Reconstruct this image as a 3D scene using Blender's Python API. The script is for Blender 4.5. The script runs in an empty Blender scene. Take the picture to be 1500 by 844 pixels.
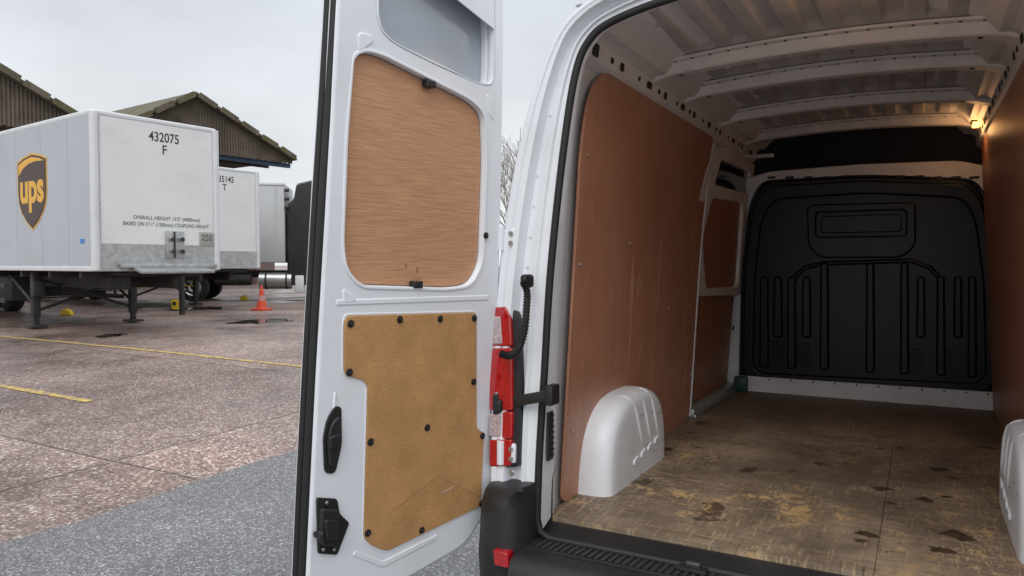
import bpy, bmesh, math, random
from mathutils import Vector, Matrix
random.seed(7)
sc = bpy.context.scene
sc.view_settings.view_transform = 'Standard'
sc.view_settings.look = 'None'
sc.view_settings.exposure = 0

# ------------------------------------------------------------ camera
FPX = 1083.0
YAW = math.atan(598/1083.0); PITCH = math.atan(35/1083.0)
CAM = Vector((0, 0, 1.5))
cd = bpy.data.cameras.new("camera"); cam = bpy.data.objects.new("camera", cd)
sc.collection.objects.link(cam); sc.camera = cam
cd.sensor_width = 36; cd.lens = 36*FPX/1500.0; cd.clip_start = 0.05; cd.clip_end = 2000
cam.location = CAM; cam.rotation_euler = (math.pi/2-PITCH, 0, YAW)
RM = cam.rotation_euler.to_matrix()
CR, CU, CF = RM @ Vector((1, 0, 0)), RM @ Vector((0, 1, 0)), RM @ Vector((0, 0, -1))
cy, sy = math.cos(YAW), math.sin(YAW)

def cw(x, z, Z=0.0):
    return Vector((cy*x-sy*z, sy*x+cy*z, Z))

class Pl:
    """a physical plane; uv() returns in-plane coordinates of a feature measured from the photo"""
    def __init__(s, o, U, V):
        s.o = Vector(o); s.U = Vector(U).normalized(); s.V = Vector(V).normalized(); s.N = s.U.cross(s.V)
        s.M = Matrix((( s.U.x, s.V.x, s.N.x, s.o.x), (s.U.y, s.V.y, s.N.y, s.o.y), (s.U.z, s.V.z, s.N.z, s.o.z), (0, 0, 0, 1)))
    def uv(s, px, py, w=0.0):
        d = CF + CR*((px-750)/FPX) + CU*((422-py)/FPX)
        o = s.o + s.N*w
        t = (o-CAM).dot(s.N)/d.dot(s.N)
        q = CAM + d*t - o
        return (q.dot(s.U), q.dot(s.V))
    def pt(s, u, v, w=0.0):
        return s.o + s.U*u + s.V*v + s.N*w
    def L(s, pts, w=0.0):
        return [s.uv(a, b, w) for a, b in pts]

# ------------------------------------------------------------ materials
def M(name, col, rough=0.5, metal=0.0, var=0.08, vs=3.0, stretch=(1, 1, 1), bump=0.0, bs=60.0,
      col2=None, spec=0.5, dirt=0.0, dirtcol=(0.05, 0.045, 0.04), coat=0.0, fine=0.0, fs=200.0, dscale=1.3, dlo=.5, dhi=.75):
    m = bpy.data.materials.new(name); m.use_nodes = True
    nt = m.node_tree; N = nt.nodes; Lk = nt.links
    b = N["Principled BSDF"]
    b.inputs["Roughness"].default_value = rough; b.inputs["Metallic"].default_value = metal
    b.inputs["Specular IOR Level"].default_value = spec
    b.inputs["Coat Weight"].default_value = coat
    tc = N.new("ShaderNodeTexCoord"); mp = N.new("ShaderNodeMapping")
    mp.inputs["Scale"].default_value = stretch
    Lk.new(tc.outputs["Object"], mp.inputs["Vector"])
    nz = N.new("ShaderNodeTexNoise"); nz.inputs["Scale"].default_value = vs; nz.inputs["Detail"].default_value = 6
    nz.inputs["Roughness"].default_value = 0.65
    Lk.new(mp.outputs[0], nz.inputs["Vector"])
    rp = N.new("ShaderNodeValToRGB")
    c1 = tuple(max(0, c*(1-var)) for c in col); c2 = col2 or tuple(min(1, c*(1+var)) for c in col)
    rp.color_ramp.elements[0].position = .35; rp.color_ramp.elements[1].position = .65
    rp.color_ramp.elements[0].color = (*c1, 1); rp.color_ramp.elements[1].color = (*c2, 1)
    Lk.new(nz.outputs["Fac"], rp.inputs[0]); out = rp.outputs[0]
    if fine > 0:
        n3 = N.new("ShaderNodeTexNoise"); n3.inputs["Scale"].default_value = fs; n3.inputs["Detail"].default_value = 3
        if stretch != (1, 1, 1):
            m3 = N.new("ShaderNodeMapping"); k = max(stretch); m3.inputs["Scale"].default_value = tuple(max(q/k, .04) for q in stretch)
            Lk.new(tc.outputs["Object"], m3.inputs["Vector"]); Lk.new(m3.outputs[0], n3.inputs["Vector"])
        else: Lk.new(tc.outputs["Object"], n3.inputs["Vector"])
        mr = N.new("ShaderNodeMapRange"); mr.inputs[1].default_value = .35; mr.inputs[2].default_value = .65
        mr.inputs[3].default_value = 1-fine; mr.inputs[4].default_value = 1+fine
        Lk.new(n3.outputs["Fac"], mr.inputs[0])
        mx = N.new("ShaderNodeVectorMath"); mx.operation = 'SCALE'
        Lk.new(out, mx.inputs[0]); Lk.new(mr.outputs[0], mx.inputs["Scale"]); out = mx.outputs[0]
    if dirt > 0:
        n2 = N.new("ShaderNodeTexNoise"); n2.inputs["Scale"].default_value = dscale; n2.inputs["Detail"].default_value = 8
        n2.inputs["Roughness"].default_value = .7
        Lk.new(tc.outputs["Object"], n2.inputs["Vector"])
        r2 = N.new("ShaderNodeMapRange"); r2.inputs[1].default_value = dlo; r2.inputs[2].default_value = dhi
        r2.inputs[4].default_value = dirt
        Lk.new(n2.outputs["Fac"], r2.inputs[0])
        mm = N.new("ShaderNodeMix"); mm.data_type = 'RGBA'
        Lk.new(r2.outputs[0], mm.inputs[0]); Lk.new(out, mm.inputs[6]); mm.inputs[7].default_value = (*dirtcol, 1)
        out = mm.outputs[2]
    Lk.new(out, b.inputs["Base Color"])
    if bump > 0:
        n4 = N.new("ShaderNodeTexNoise"); n4.inputs["Scale"].default_value = bs; n4.inputs["Detail"].default_value = 4
        Lk.new(mp.outputs[0], n4.inputs["Vector"])
        bp = N.new("ShaderNodeBump"); bp.inputs["Strength"].default_value = bump; bp.inputs["Distance"].default_value = .01
        Lk.new(n4.outputs["Fac"], bp.inputs["Height"]); Lk.new(bp.outputs[0], b.inputs["Normal"])
    return m

def emis(name, col, s):
    m = bpy.data.materials.new(name); m.use_nodes = True
    b = m.node_tree.nodes["Principled BSDF"]
    b.inputs["Base Color"].default_value = (*col, 1)
    b.inputs["Emission Color"].default_value = (*col, 1); b.inputs["Emission Strength"].default_value = s
    return m

WHITE = M("van_white_paint", (.80, .825, .86), .34, var=.02, vs=2, dirt=.28, dirtcol=(.45, .44, .42), dscale=3, dlo=.5, dhi=.8)
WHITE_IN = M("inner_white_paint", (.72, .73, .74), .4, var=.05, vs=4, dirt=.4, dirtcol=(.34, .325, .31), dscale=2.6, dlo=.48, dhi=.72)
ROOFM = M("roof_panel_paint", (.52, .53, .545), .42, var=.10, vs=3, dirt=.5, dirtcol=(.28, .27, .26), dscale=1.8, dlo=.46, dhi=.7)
BLANK = M("window_blank_shaded", (.40, .44, .49), .18, var=.05, vs=1.5, coat=.5)  # grey-blue base colour carries the shade inside the door's top recess
BLACKP = M("black_plastic", (.018, .018, .019), .45, var=.2, vs=6, bump=.15, bs=300, dirt=.35, dirtcol=(.05, .048, .045), dscale=4)
RUBBER = M("black_rubber", (.012, .012, .012), .6, var=.2)
BULK = M("bulkhead_black", (.0045, .0045, .0055), .36, var=.3, vs=2, spec=.32, dirt=.3, dirtcol=(.012, .012, .014), dscale=2.5)
PLY_H = M("door_ply", (.54, .285, .155), .5, var=.09, vs=4, stretch=(1.5, 45, 1), bump=.12, bs=9, fine=.13, fs=240, dirt=.25, dirtcol=(.32, .165, .09), dscale=2.5)
HARDB = M("hardboard", (.50, .272, .108), .55, var=.12, vs=7, fine=.22, fs=230, dirt=.45, dirtcol=(.29, .15, .06), dscale=3)
PLY_V = M("wall_ply", (.45, .212, .128), .42, var=.08, vs=2.2, stretch=(9, 0.5, 1), fine=.08, fs=260, dirt=.4, dirtcol=(.27, .12, .07), dscale=1.5, dlo=.44, dhi=.72)
PLY_D = M("side_door_ply", (.36, .165, .088), .4, var=.12, vs=3, stretch=(6, .8, 1), fine=.06)
GREYM = M("galvanised", (.42, .43, .43), .4, metal=.6, var=.18, vs=9, dirt=.3, dirtcol=(.2, .2, .19))
STEEL = M("steel", (.5, .5, .5), .35, metal=.9, var=.1)
DARKM = M("dark_chassis", (.03, .028, .027), .7, var=.3, vs=4, dirt=.4, dirtcol=(.09, .07, .055))
TRWH = M("trailer_white", (.70, .72, .71), .35, var=.03, vs=1.2, dirt=.35, dirtcol=(.48, .49, .47), dscale=.8)
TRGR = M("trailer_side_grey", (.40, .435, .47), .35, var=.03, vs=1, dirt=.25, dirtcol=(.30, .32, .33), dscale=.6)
TRTRIM = M("aluminium_trim", (.64, .65, .66), .35, metal=.2, var=.05)
TEXTM = M("lettering_black", (.03, .03, .03), .5)
GOLD = M("emblem_gold", (.72, .38, .03), .4, var=.03)
BROWN = M("emblem_brown", (.04, .017, .009), .4, var=.05)
YEL = M("yellow_plastic", (.75, .5, .02), .5, var=.1)
ORANGE = M("cone_orange", (.62, .07, .025), .5, var=.12)
BLUEM = M("blue_sheet", (.02, .06, .13), .5)
TYRE = M("tyre", (.015, .015, .015), .8)
RED = M("red_lens", (.42, .004, .008), .12, var=.25, vs=60, spec=.7, coat=1)
CLEAR = M("clear_lens", (.46, .36, .37), .12, var=.25, vs=60, spec=.7, coat=1)
DGLASS = M("dark_glass", (.02, .025, .03), .08)
GREEN = M("green_plastic", (.01, .05, .035), .5)
ASB = M("asbestos_sheet", (.155, .125, .097), .9, var=.35, vs=1.6, dirt=.6, dirtcol=(.075, .062, .047), dscale=.8, dlo=.45, dhi=.6)
MOSS = M("mossy_roof_edge", (.12, .10, .075), .95, var=.3, vs=3, dirt=.8, dirtcol=(.095, .10, .03), dscale=1.6, dlo=.48, dhi=.6)
BARK = M("bark", (.27, .24, .22), .9)

# ------------------------------------------------------------ helpers
def link(o): sc.collection.objects.link(o); return o
def group(name, base=None):
    e = link(bpy.data.objects.new(name, None)); e.empty_display_size = .3
    e.matrix_world = base if base is not None else Matrix.Identity(4)
    return e
def fin(o, par, mtx=None, ang=35):
    if par is not None:
        o.parent = par
    if mtx is not None: o.matrix_local = mtx
    me = o.data
    for p in me.polygons: p.use_smooth = True
    try: me.set_sharp_from_angle(angle=math.radians(ang))
    except Exception: pass
    return o
def mesh(name, vs, fs, mat, par=None, mtx=None, ang=35):
    me = bpy.data.meshes.new(name); me.from_pydata([tuple(v) for v in vs], [], fs)
    bm = bmesh.new(); bm.from_mesh(me); bmesh.ops.recalc_face_normals(bm, faces=bm.faces); bm.to_mesh(me); bm.free()
    me.materials.append(mat)
    return fin(link(bpy.data.objects.new(name, me)), par, mtx, ang)
def box(name, c, s, mat, par=None, bev=0.0, ax=None, mtx=None, seg=2):
    bm = bmesh.new(); bmesh.ops.create_cube(bm, size=1)
    for v in bm.verts: v.co = Vector((v.co.x*s[0], v.co.y*s[1], v.co.z*s[2]))
    if bev: bmesh.ops.bevel(bm, geom=list(bm.edges), offset=bev, segments=seg, affect='EDGES', profile=.5)
    for v in bm.verts:
        v.co = (ax @ v.co if ax is not None else v.co) + Vector(c)
    me = bpy.data.meshes.new(name); bm.to_mesh(me); bm.free(); me.materials.append(mat)
    return fin(link(bpy.data.objects.new(name, me)), par, mtx)
def rnd(pts, r, n=5):
    out = []; k = len(pts)
    for i in range(k):
        a, b, c = Vector(pts[i-1]), Vector(pts[i]), Vector(pts[(i+1) % k])
        da, dc = (a-b), (c-b); la, lc = da.length, dc.length
        rr = min(r, la*.45, lc*.45)
        p, q = b+da.normalized()*rr, b+dc.normalized()*rr
        for j in range(n+1):
            t = j/n; x = p.lerp(b, t); y = b.lerp(q, t); z = x.lerp(y, t); out.append((z.x, z.y))
    return out
def slab(name, pl, pts, w0, w1, mat, par=None, holes=(), bev=0.0, base=None):
    cu = bpy.data.curves.new(name, 'CURVE'); cu.dimensions = '2D'; cu.fill_mode = 'BOTH'
    for lp in [pts]+list(holes):
        sp = cu.splines.new('POLY'); sp.points.add(len(lp)-1)
        for i, p in enumerate(lp): sp.points[i].co = (p[0], p[1], 0, 1)
        sp.use_cyclic_u = True
    cu.extrude = max((w1-w0)/2-bev, 0); cu.bevel_depth = bev; cu.bevel_resolution = 2; cu.offset = -bev
    o = bpy.data.objects.new(name+"_c", cu); sc.collection.objects.link(o)
    dg = bpy.context.evaluated_depsgraph_get()
    me = bpy.data.meshes.new_from_object(o.evaluated_get(dg)); bpy.data.objects.remove(o)
    me.name = name; me.materials.clear(); me.materials.append(mat)
    ob = link(bpy.data.objects.new(name, me))
    me.transform(Matrix.Translation((0, 0, (w0+w1)/2)))
    return fin(ob, par, pl.M, 40)
def text(name, body, pl, u, v, size, mat, par, w=.004, sx=1.0, ex=.001, bold=0.0, align='CENTER'):
    cu = bpy.data.curves.new(name, 'FONT'); cu.body = body; cu.size = size; cu.align_x = align; cu.align_y = 'CENTER'
    cu.extrude = ex; cu.offset = bold
    o = bpy.data.objects.new(name+"_c", cu); sc.collection.objects.link(o)
    dg = bpy.context.evaluated_depsgraph_get()
    me = bpy.data.meshes.new_from_object(o.evaluated_get(dg)); bpy.data.objects.remove(o)
    me.materials.clear(); me.materials.append(mat)
    me.transform(Matrix.Translation((u, v, w)) @ Matrix.Diagonal((sx, 1, 1, 1)))
    return fin(link(bpy.data.objects.new(name, me)), par, pl.M)
def tube(name, pts, r, mat, par=None, n=10, closed=False, mtx=None, ang=60):
    pts = [Vector(p) for p in pts]; k = len(pts); rs = r if isinstance(r, (list, tuple)) else [r]*k
    vs = []; fs = []; up = None
    for i, p in enumerate(pts):
        if closed: t = (pts[(i+1) % k]-pts[i-1]).normalized()
        else: t = (pts[min(i+1, k-1)]-pts[max(i-1, 0)]).normalized()
        if up is None: up = Vector((0, 0, 1)) if abs(t.z) < .9 else Vector((0, 1, 0))
        a = (up - t*up.dot(t)).normalized(); b = t.cross(a); up = a
        for j in range(n):
            th = 2*math.pi*j/n; vs.append(p + (a*math.cos(th)+b*math.sin(th))*rs[i])
    for i in range(k if closed else k-1):
        for j in range(n):
            i2 = (i+1) % k
            fs.append((i*n+j, i*n+(j+1) % n, i2*n+(j+1) % n, i2*n+j))
    if not closed: fs += [tuple(range(n))[::-1], tuple((k-1)*n+j for j in range(n))]
    return mesh(name, vs, fs, mat, par, mtx, ang)
def crom(pts, n=6):
    P = [Vector(p) for p in pts]; P = [P[0]*2-P[1]]+P+[P[-1]*2-P[-2]]; out = []
    for i in range(1, len(P)-2):
        for j in range(n):
            t = j/n; a, b, c, d = P[i-1:i+3]
            out.append(.5*((2*b)+(c-a)*t+(2*a-5*b+4*c-d)*t*t+(3*b-a-3*c+d)*t**3))
    out.append(P[-2]); return out
def grid(name, rows, mat, par=None, mtx=None, ang=35):
    n = len(rows[0]); vs = [v for r in rows for v in r]
    fs = [(i*n+j, i*n+j+1, (i+1)*n+j+1, (i+1)*n+j) for i in range(len(rows)-1) for j in range(n-1)]
    return mesh(name, vs, fs, mat, par, mtx, ang)
def disc(name, pl, u, v, r, w, mat, par, n=16):
    return slab(name, pl, [(u+r*math.cos(2*math.pi*i/n), v+r*math.sin(2*math.pi*i/n)) for i in range(n)], w, w+.006, mat, par, bev=.002)
def wheel(name, c, axis, r, wd, par, mtx=None):
    c = Vector(c); a = Vector(axis).normalized()
    prof = [(0, .3), (.25*r, .3), (.3*r, .38), (.52*r, .30), (.6*r, .42), (.64*r, .48), (.9*r, .5), (r, .38), (r, -.38), (.9*r, -.5), (.6*r, -.48), (0, -.4)]
    up = Vector((0, 0, 1)); b = a.cross(up); rows = []
    for k in range(25):
        th = 2*math.pi*k/24; d = up*math.cos(th)+b*math.sin(th)
        rows.append([c + d*q + a*h*wd for q, h in prof])
    o = grid(name, rows, TYRE, par, mtx); o.data.materials.append(STEEL)
    for i, p in enumerate(o.data.polygons):
        if i % (len(prof)-1) < 4: p.material_index = 1
    return o

# ------------------------------------------------------------ ground
def gz(X, Y):
    d = -sy*X+cy*Y; t = min(max((d-3)/10, 0), 1); return .2*t*t*(3-2*t)
def concrete_mat():
    m = bpy.data.materials.new("wet_concrete"); m.use_nodes = True; nt = m.node_tree; N = nt.nodes; Lk = nt.links
    b = N["Principled BSDF"]; tc = N.new("ShaderNodeTexCoord")
    def noise(s, d=5, r=.6):
        n = N.new("ShaderNodeTexNoise"); n.inputs["Scale"].default_value = s; n.inputs["Detail"].default_value = d; n.inputs["Roughness"].default_value = r
        Lk.new(tc.outputs["Object"], n.inputs["Vector"]); return n
    def ramp(src, stops):
        r = N.new("ShaderNodeValToRGB"); e = r.color_ramp.elements
        e[0].position, e[0].color = stops[0][0], (*stops[0][1], 1); e[1].position, e[1].color = stops[-1][0], (*stops[-1][1], 1)
        for p, c in stops[1:-1]:
            x = e.new(p); x.color = (*c, 1)
        Lk.new(src, r.inputs[0]); return r.outputs[0]
    def mix(f, a, c, mode='MIX'):
        x = N.new("ShaderNodeMix"); x.data_type = 'RGBA'; x.blend_type = mode
        if isinstance(f, float): x.inputs[0].default_value = f
        else: Lk.new(f, x.inputs[0])
        for i, q in ((6, a), (7, c)):
            if isinstance(q, tuple): x.inputs[i].default_value = (*q, 1)
            else: Lk.new(q, x.inputs[i])
        return x.outputs[2]
    vo = N.new("ShaderNodeTexVoronoi"); vo.inputs["Scale"].default_value = 58; Lk.new(tc.outputs["Object"], vo.inputs["Vector"])
    sep = N.new("ShaderNodeSeparateColor"); Lk.new(vo.outputs["Color"], sep.inputs[0])
    peb = ramp(sep.outputs[0], [(0, (.12, .078, .062)), (.35, (.22, .143, .117)), (.65, (.29, .195, .16)), (.88, (.42, .33, .29)), (1, (.66, .60, .54))])
    big = ramp(noise(.45, 6, .6).outputs[0], [(.36, (.46, .44, .44)), (.5, (.84, .83, .82)), (.66, (1.15, 1.13, 1.11))])
    col = mix(1.0, peb, big, 'MULTIPLY')
    med = ramp(noise(4, 6, .7).outputs[0], [(.3, (.72, .71, .71)), (.7, (1.18, 1.18, 1.18))])
    col = mix(1.0, col, med, 'MULTIPLY')
    br = N.new("ShaderNodeTexBrick"); br.offset = 0; br.inputs["Scale"].default_value = 1
    br.inputs["Mortar Size"].default_value = .018; br.inputs["Mortar Smooth"].default_value = .6
    br.inputs["Brick Width"].default_value = 5.2; br.inputs["Row Height"].default_value = 3.4
    br.inputs["Color1"].default_value = (1, 1, 1, 1); br.inputs["Color2"].default_value = (.80, .80, .82, 1); br.inputs["Mortar"].default_value = (.3, .28, .27, 1)
    wob = noise(1.5, 3); va = N.new("ShaderNodeVectorMath"); va.operation = 'MULTIPLY_ADD'
    Lk.new(wob.outputs["Color"], va.inputs[0]); va.inputs[1].default_value = (.08, .08, 0); Lk.new(tc.outputs["Object"], va.inputs[2])
    Lk.new(va.outputs[0], br.inputs["Vector"])
    col = mix(1.0, col, br.outputs["Color"], 'MULTIPLY')
    Lk.new(col, b.inputs["Base Color"])
    rr = N.new("ShaderNodeMapRange"); Lk.new(noise(.55, 5, .55).outputs[0], rr.inputs[0])
    rr.inputs[1].default_value = .38; rr.inputs[2].default_value = .6; rr.inputs[3].default_value = .22; rr.inputs[4].default_value = .65
    Lk.new(rr.outputs[0], b.inputs["Roughness"])
    bp = N.new("ShaderNodeBump"); bp.inputs["Strength"].default_value = .4; bp.inputs["Distance"].default_value = .005
    Lk.new(vo.outputs["Distance"], bp.inputs["Height"]); Lk.new(bp.outputs[0], b.inputs["Normal"])
    return m
def tarmac_mat():
    m = bpy.data.materials.new("tarmac"); m.use_nodes = True; nt = m.node_tree; N = nt.nodes; Lk = nt.links
    b = N["Principled BSDF"]; tc = N.new("ShaderNodeTexCoord")
    vo = N.new("ShaderNodeTexVoronoi"); vo.inputs["Scale"].default_value = 110; Lk.new(tc.outputs["Object"], vo.inputs["Vector"])
    sep = N.new("ShaderNodeSeparateColor"); Lk.new(vo.outputs["Color"], sep.inputs[0])
    r = N.new("ShaderNodeValToRGB"); e = r.color_ramp.elements
    e[0].color = (.08, .08, .082, 1); e[1].color = (.36, .36, .355, 1); x = e.new(.75); x.color = (.15, .15, .152, 1)
    Lk.new(sep.outputs[0], r.inputs[0])
    nz = N.new("ShaderNodeTexNoise"); nz.inputs["Scale"].default_value = 1.2; nz.inputs["Detail"].default_value = 6; Lk.new(tc.outputs["Object"], nz.inputs["Vector"])
    mr = N.new("ShaderNodeMapRange"); mr.inputs[1].default_value = .3; mr.inputs[2].default_value = .7; mr.inputs[3].default_value = .78; mr.inputs[4].default_value = 1.2
    Lk.new(nz.outputs[0], mr.inputs[0])
    sm = N.new("ShaderNodeVectorMath"); sm.operation = 'SCALE'; Lk.new(r.outputs[0], sm.inputs[0]); Lk.new(mr.outputs[0], sm.inputs["Scale"])
    Lk.new(sm.outputs[0], b.inputs["Base Color"]); b.inputs["Roughness"].default_value = .55
    bp = N.new("ShaderNodeBump"); bp.inputs["Strength"].default_value = .5; bp.inputs["Distance"].default_value = .004
    Lk.new(vo.outputs["Distance"], bp.inputs["Height"]); Lk.new(bp.outputs[0], b.inputs["Normal"])
    return m
cs = [-500, -200, -90, -60]+[i for i in range(-45, 61, 1)]+[90, 200, 500]
grid("concrete_ground", [[(x, y, gz(x, y)) for y in cs] for x in cs], concrete_mat())
tx = [-4.27, -3.5, -2.5, -1.5, -.5, .5, 1.5, 3, 5, 8, 12]; ty = [-14+i*.25 for i in range(0, 172)]
grid("tarmac_road", [[(x+((.02*math.sin(y*3)+.012*math.sin(y*13)+random.uniform(-.012, .012)) if x < -4 else 0), y, gz(x, y)+.005) for y in ty] for x in tx], tarmac_mat())
def stripe(name, x0, x1, y, w, mat):
    n = max(2, int(abs(x1-x0)*2)); rows = []
    for i in range(n+1):
        x = x0+(x1-x0)*i/n; rows.append([(x, y-w/2+.006*math.sin(x*7), gz(x, y-w/2)+.006), (x, y+w/2+.006*math.sin(x*5), gz(x, y+w/2)+.006)])
    return grid(name, rows, mat)
YLINE = M("worn_yellow_paint", (.50, .35, .07), .6, var=.25, vs=10, dirt=.95, dirtcol=(.24, .165, .13), dscale=9, dlo=.44, dhi=.58)
stripe("yellow_line", -17.5, -7.05, 7.15, .10, YLINE)
stripe("yellow_line", -13, -7.45, 4.52, .10, YLINE)

# ------------------------------------------------------------ VAN
van = group("panel_van")
XC = -.42
O = [(-1.45, .42), (-1.455, 1.0), (-1.435, 1.45), (-1.385, 1.8), (-1.31, 2.11), (-1.21, 2.34), (-1.11, 2.44), (-.95, 2.50), (-.7, 2.555), (-.42, 2.575)]
I = [(-1.262, .42), (-1.257, .75), (-1.24, 1.1), (-1.222, 1.47), (-1.18, 1.9), (-1.135, 2.2), (-1.08, 2.325), (-.98, 2.385), (-.75, 2.43), (-.42, 2.45)]
W = [(-1.31, .42), (-1.305, .67), (-1.285, 1.1), (-1.265, 1.47), (-1.24, 1.9), (-1.22, 2.2), (-1.19, 2.34), (-1.08, 2.43), (-.75, 2.50), (-.42, 2.52)]
def full(P):
    L = [Vector((a, b, 0)) for a, b in P]
    L = crom(L, 6)
    R = [Vector((2*XC-v.x, v.y, 0)) for v in L[:-1]][::-1]
    return L+R
FO, FI, FW = full(O), full(I), full(W)
def row(t, Y, A=FO, B=FI): return [Vector((a.x+(b.x-a.x)*t, Y+.035*((a.y+(b.y-a.y)*t)-.5)*(1 if Y < 2.6 else 0), a.y+(b.y-a.y)*t)) for a, b in zip(A, B)]
rows = [row(0, 2.56), row(0, 2.47), row(.03, 2.445), row(.09, 2.43), row(.20, 2.430), row(.22, 2.437), row(.25, 2.437), row(.27, 2.43), row(.36, 2.433), row(.385, 2.445), row(.41, 2.482), row(.48, 2.488), row(.62, 2.482), row(.66, 2.468), row(.71, 2.468), row(.75, 2.48), row(.97, 2.485), row(1, 2.495),
        row(1, 2.60), row(.35, 2.66, FI, FW), row(1, 2.74, FI, FW)]
grid("rear_frame", rows, WHITE, van, ang=28)
cabrows = [[Vector((p.x, 2.56+.035*(p.z-.5), p.z)) for p in row(0, 2.7)]]
for Y, k, zt in ((4.0, 1.04, 2.585), (6.4, 1.05, 2.585), (6.8, 1.0, 2.45), (7.3, .96, 1.75), (7.5, .94, 1.5), (8.0, .9, 1.3), (8.15, .85, .9)):
    cabrows.append([Vector((XC+(v.x-XC)*k, Y, .42+(v.y-.42)*(zt-.42)/(2.575-.42))) for v in FO])
grid("body_skin", cabrows, WHITE, van)
mesh("body_nose", [v for v in cabrows[-1]], [tuple(range(len(cabrows[-1])))], WHITE, van)
box("windscreen", (XC, 7.08, 2.08), (1.5, .02, .75), DGLASS, van, ax=Matrix.Rotation(math.radians(-34), 3, 'X'))
for sx in (-1.4, .56):
    for Y in (3.35, 7.3): wheel("wheel", (sx+(.06 if sx < 0 else -.06), Y, .34+gz(sx, Y)), (-1 if sx < 0 else 1, 0, 0), .34, .22, van)
box("underbody", (XC, 5.1, .36), (1.9, 4.9, .1), DARKM, van)
# inner walls (sides only)
k6 = 6*6+1
wl = FW[:k6]
def ext(lst, dx, Y): return [Vector((v.x-dx, Y, v.y)) for v in lst]
grid("inner_wall", [ext(wl, 0, 2.74), ext(wl, 0.012, 2.78), ext(wl, .012, 4.72), ext(wl, .055, 4.74), ext(wl, .055, 6.15)], WHITE_IN, van)
wr = [Vector((2*XC-v.x, v.y, 0)) for v in wl]
grid("inner_wall_offside", [ext(wr, 0, 2.74), ext(wr, -.012, 2.78), ext(wr, -.012, 6.15)], WHITE_IN, van)
# cant rails
for sgn in (1, -1):
    prof = [(-1.235, 2.30), (-1.195, 2.318), (-1.175, 2.335), (-1.165, 2.405), (-1.14, 2.42), (-1.10, 2.425), (-1.07, 2.46), (-1.02, 2.50)]
    rr = []
    for Y in (2.72, 6.3):
        rr.append([Vector((x if sgn > 0 else 2*XC-x, Y, z)) for x, z in prof])
    grid("cant_rail", rr, WHITE_IN, van, ang=20)
    plr = Pl((-1.17 if sgn > 0 else 2*XC+1.17, 0, 2.37), (0, sgn, 0), (.14*sgn, 0, 1))
    y = 2.82; k = 0
    while y < 6:
        hw = (.035, .015, .022, .012)[k % 4]; hh = (.016, .012, .018, .01)[k % 4]
        if k == 0: hw, hh = .03, .026
        u = y*sgn
        slab("rail_hole", plr, rnd([(u-hw, -hh), (u+hw, -hh), (u+hw, hh), (u-hw, hh)], .012), .001, .004, RUBBER, van)
        y += (.16, .1, .21, .13)[k % 4]+random.uniform(-.02, .03); k += 1
# roof skin
def zc(X): return 2.45+.045*(1-((X-XC)/.78)**2)
RIBS = (3.05, 3.60, 4.14, 4.96, 5.80)
rr = []
ny = 190
for i in range(ny+1):
    Y = 2.66+(6.3-2.66)*i/ny
    dm = min(abs(Y-r) for r in RIBS[1:])
    en = min(max((dm-.10)/.05, 0), 1)
    line = []
    for j in range(155):
        X = -1.19+1.54*j/154
        ph = ((X+1.19) % .154)/.154
        tr = min(max((abs(ph-.5)-.22)/.07, 0), 1)
        cr = .012*max(0, 1-abs(((Y-3.3) % .54)-.27)/.02)
        line.append(Vector((X, Y, zc(X)+.026+.026*tr*en-cr*.5*en)))
    rr.append(line)
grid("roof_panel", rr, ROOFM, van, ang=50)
# roof ribs (hat section)
for Yr in RIBS[1:]:
    sec = [(-.092, .022), (-.09, .010), (-.055, .008), (-.038, -.034), (-.031, -.040), (.031, -.040), (.038, -.034), (.055, .008), (.09, .010), (.092, .022)]
    rr = []
    for j in range(49):
        X = -1.175+1.51*j/48
        e = min(min(X+1.175, .335-X)/.16, 1)
        rr.append([Vector((X, Yr+a*(1.5-.5*e), zc(X)+b-.022*(1-e)**2)) for a, b in sec])
    grid("roof_rib", rr, WHITE_IN, van, ang=25)
    for j in range(16):
        X = -1.05+1.26*j/15
        for dy in (-.075, .075):
            c = Vector((X, Yr+dy, zc(X)+.009)); tube("rib_hole", [c, c-Vector((0, 0, .003))], .007, RUBBER, van, n=6)
    for X in (-1.11, -1.04, .20, .27):
        c = Vector((X, Yr, zc(X)-.041)); tube("rib_slot", [c, c-Vector((0, 0, .003))], .011, RUBBER, van, n=8)
# ply lining
LW = Pl((-1.302, 0, .5), (0, 1, 0), (.055, 0, 1))
ply = [(2.765, 0.0), (4.70, 0.0), (4.70, .62), (4.705, 1.05), (4.76, 1.5), (4.86, 1.83), (3.0, 1.83), (2.87, 1.76), (2.80, 1.63), (2.77, 1.45)]
slab("side_ply_panel", LW, rnd(ply, .06, 4), 0, .012, PLY_V, van, bev=.002)
RW = Pl((.462, 0, .5), (0, -1, 0), (-.055, 0, 1))
slab("side_ply_panel_offside", RW, rnd([(-6.0, 0), (-2.765, 0), (-2.77, 1.45), (-2.85, 1.74), (-3.0, 1.83), (-6.0, 1.83)], .05, 4), 0, .012, PLY_V, van, bev=.002)
for u, v in [(2.83, .3), (2.82, 1.0), (2.84, 1.45), (3.6, 1.79), (4.3, 1.79), (4.66, .9), (4.66, .3), (4.75, 1.6), (3.9, .1), (3.4, 1.1), (4.1, .75)]:
    disc("ply_rivet", LW, u, v, .007, .012, STEEL, van, 8)
SCR = M("pale_scratch", (.58, .38, .27), .6)
for i in range(60):
    u = random.uniform(2.85, 4.6); v = random.uniform(.1, 1.6); l = random.uniform(.01, .12); a = random.uniform(-.6, 1.2)
    c, s_ = math.cos(a)*l, math.sin(a)*l
    slab("ply_scratch", LW, [(u, v), (u+c, v+s_), (u+c, v+s_+.0012), (u, v+.0022)], .0121, .0126, SCR if random.random() < .65 else PLY_D, van)
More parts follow.
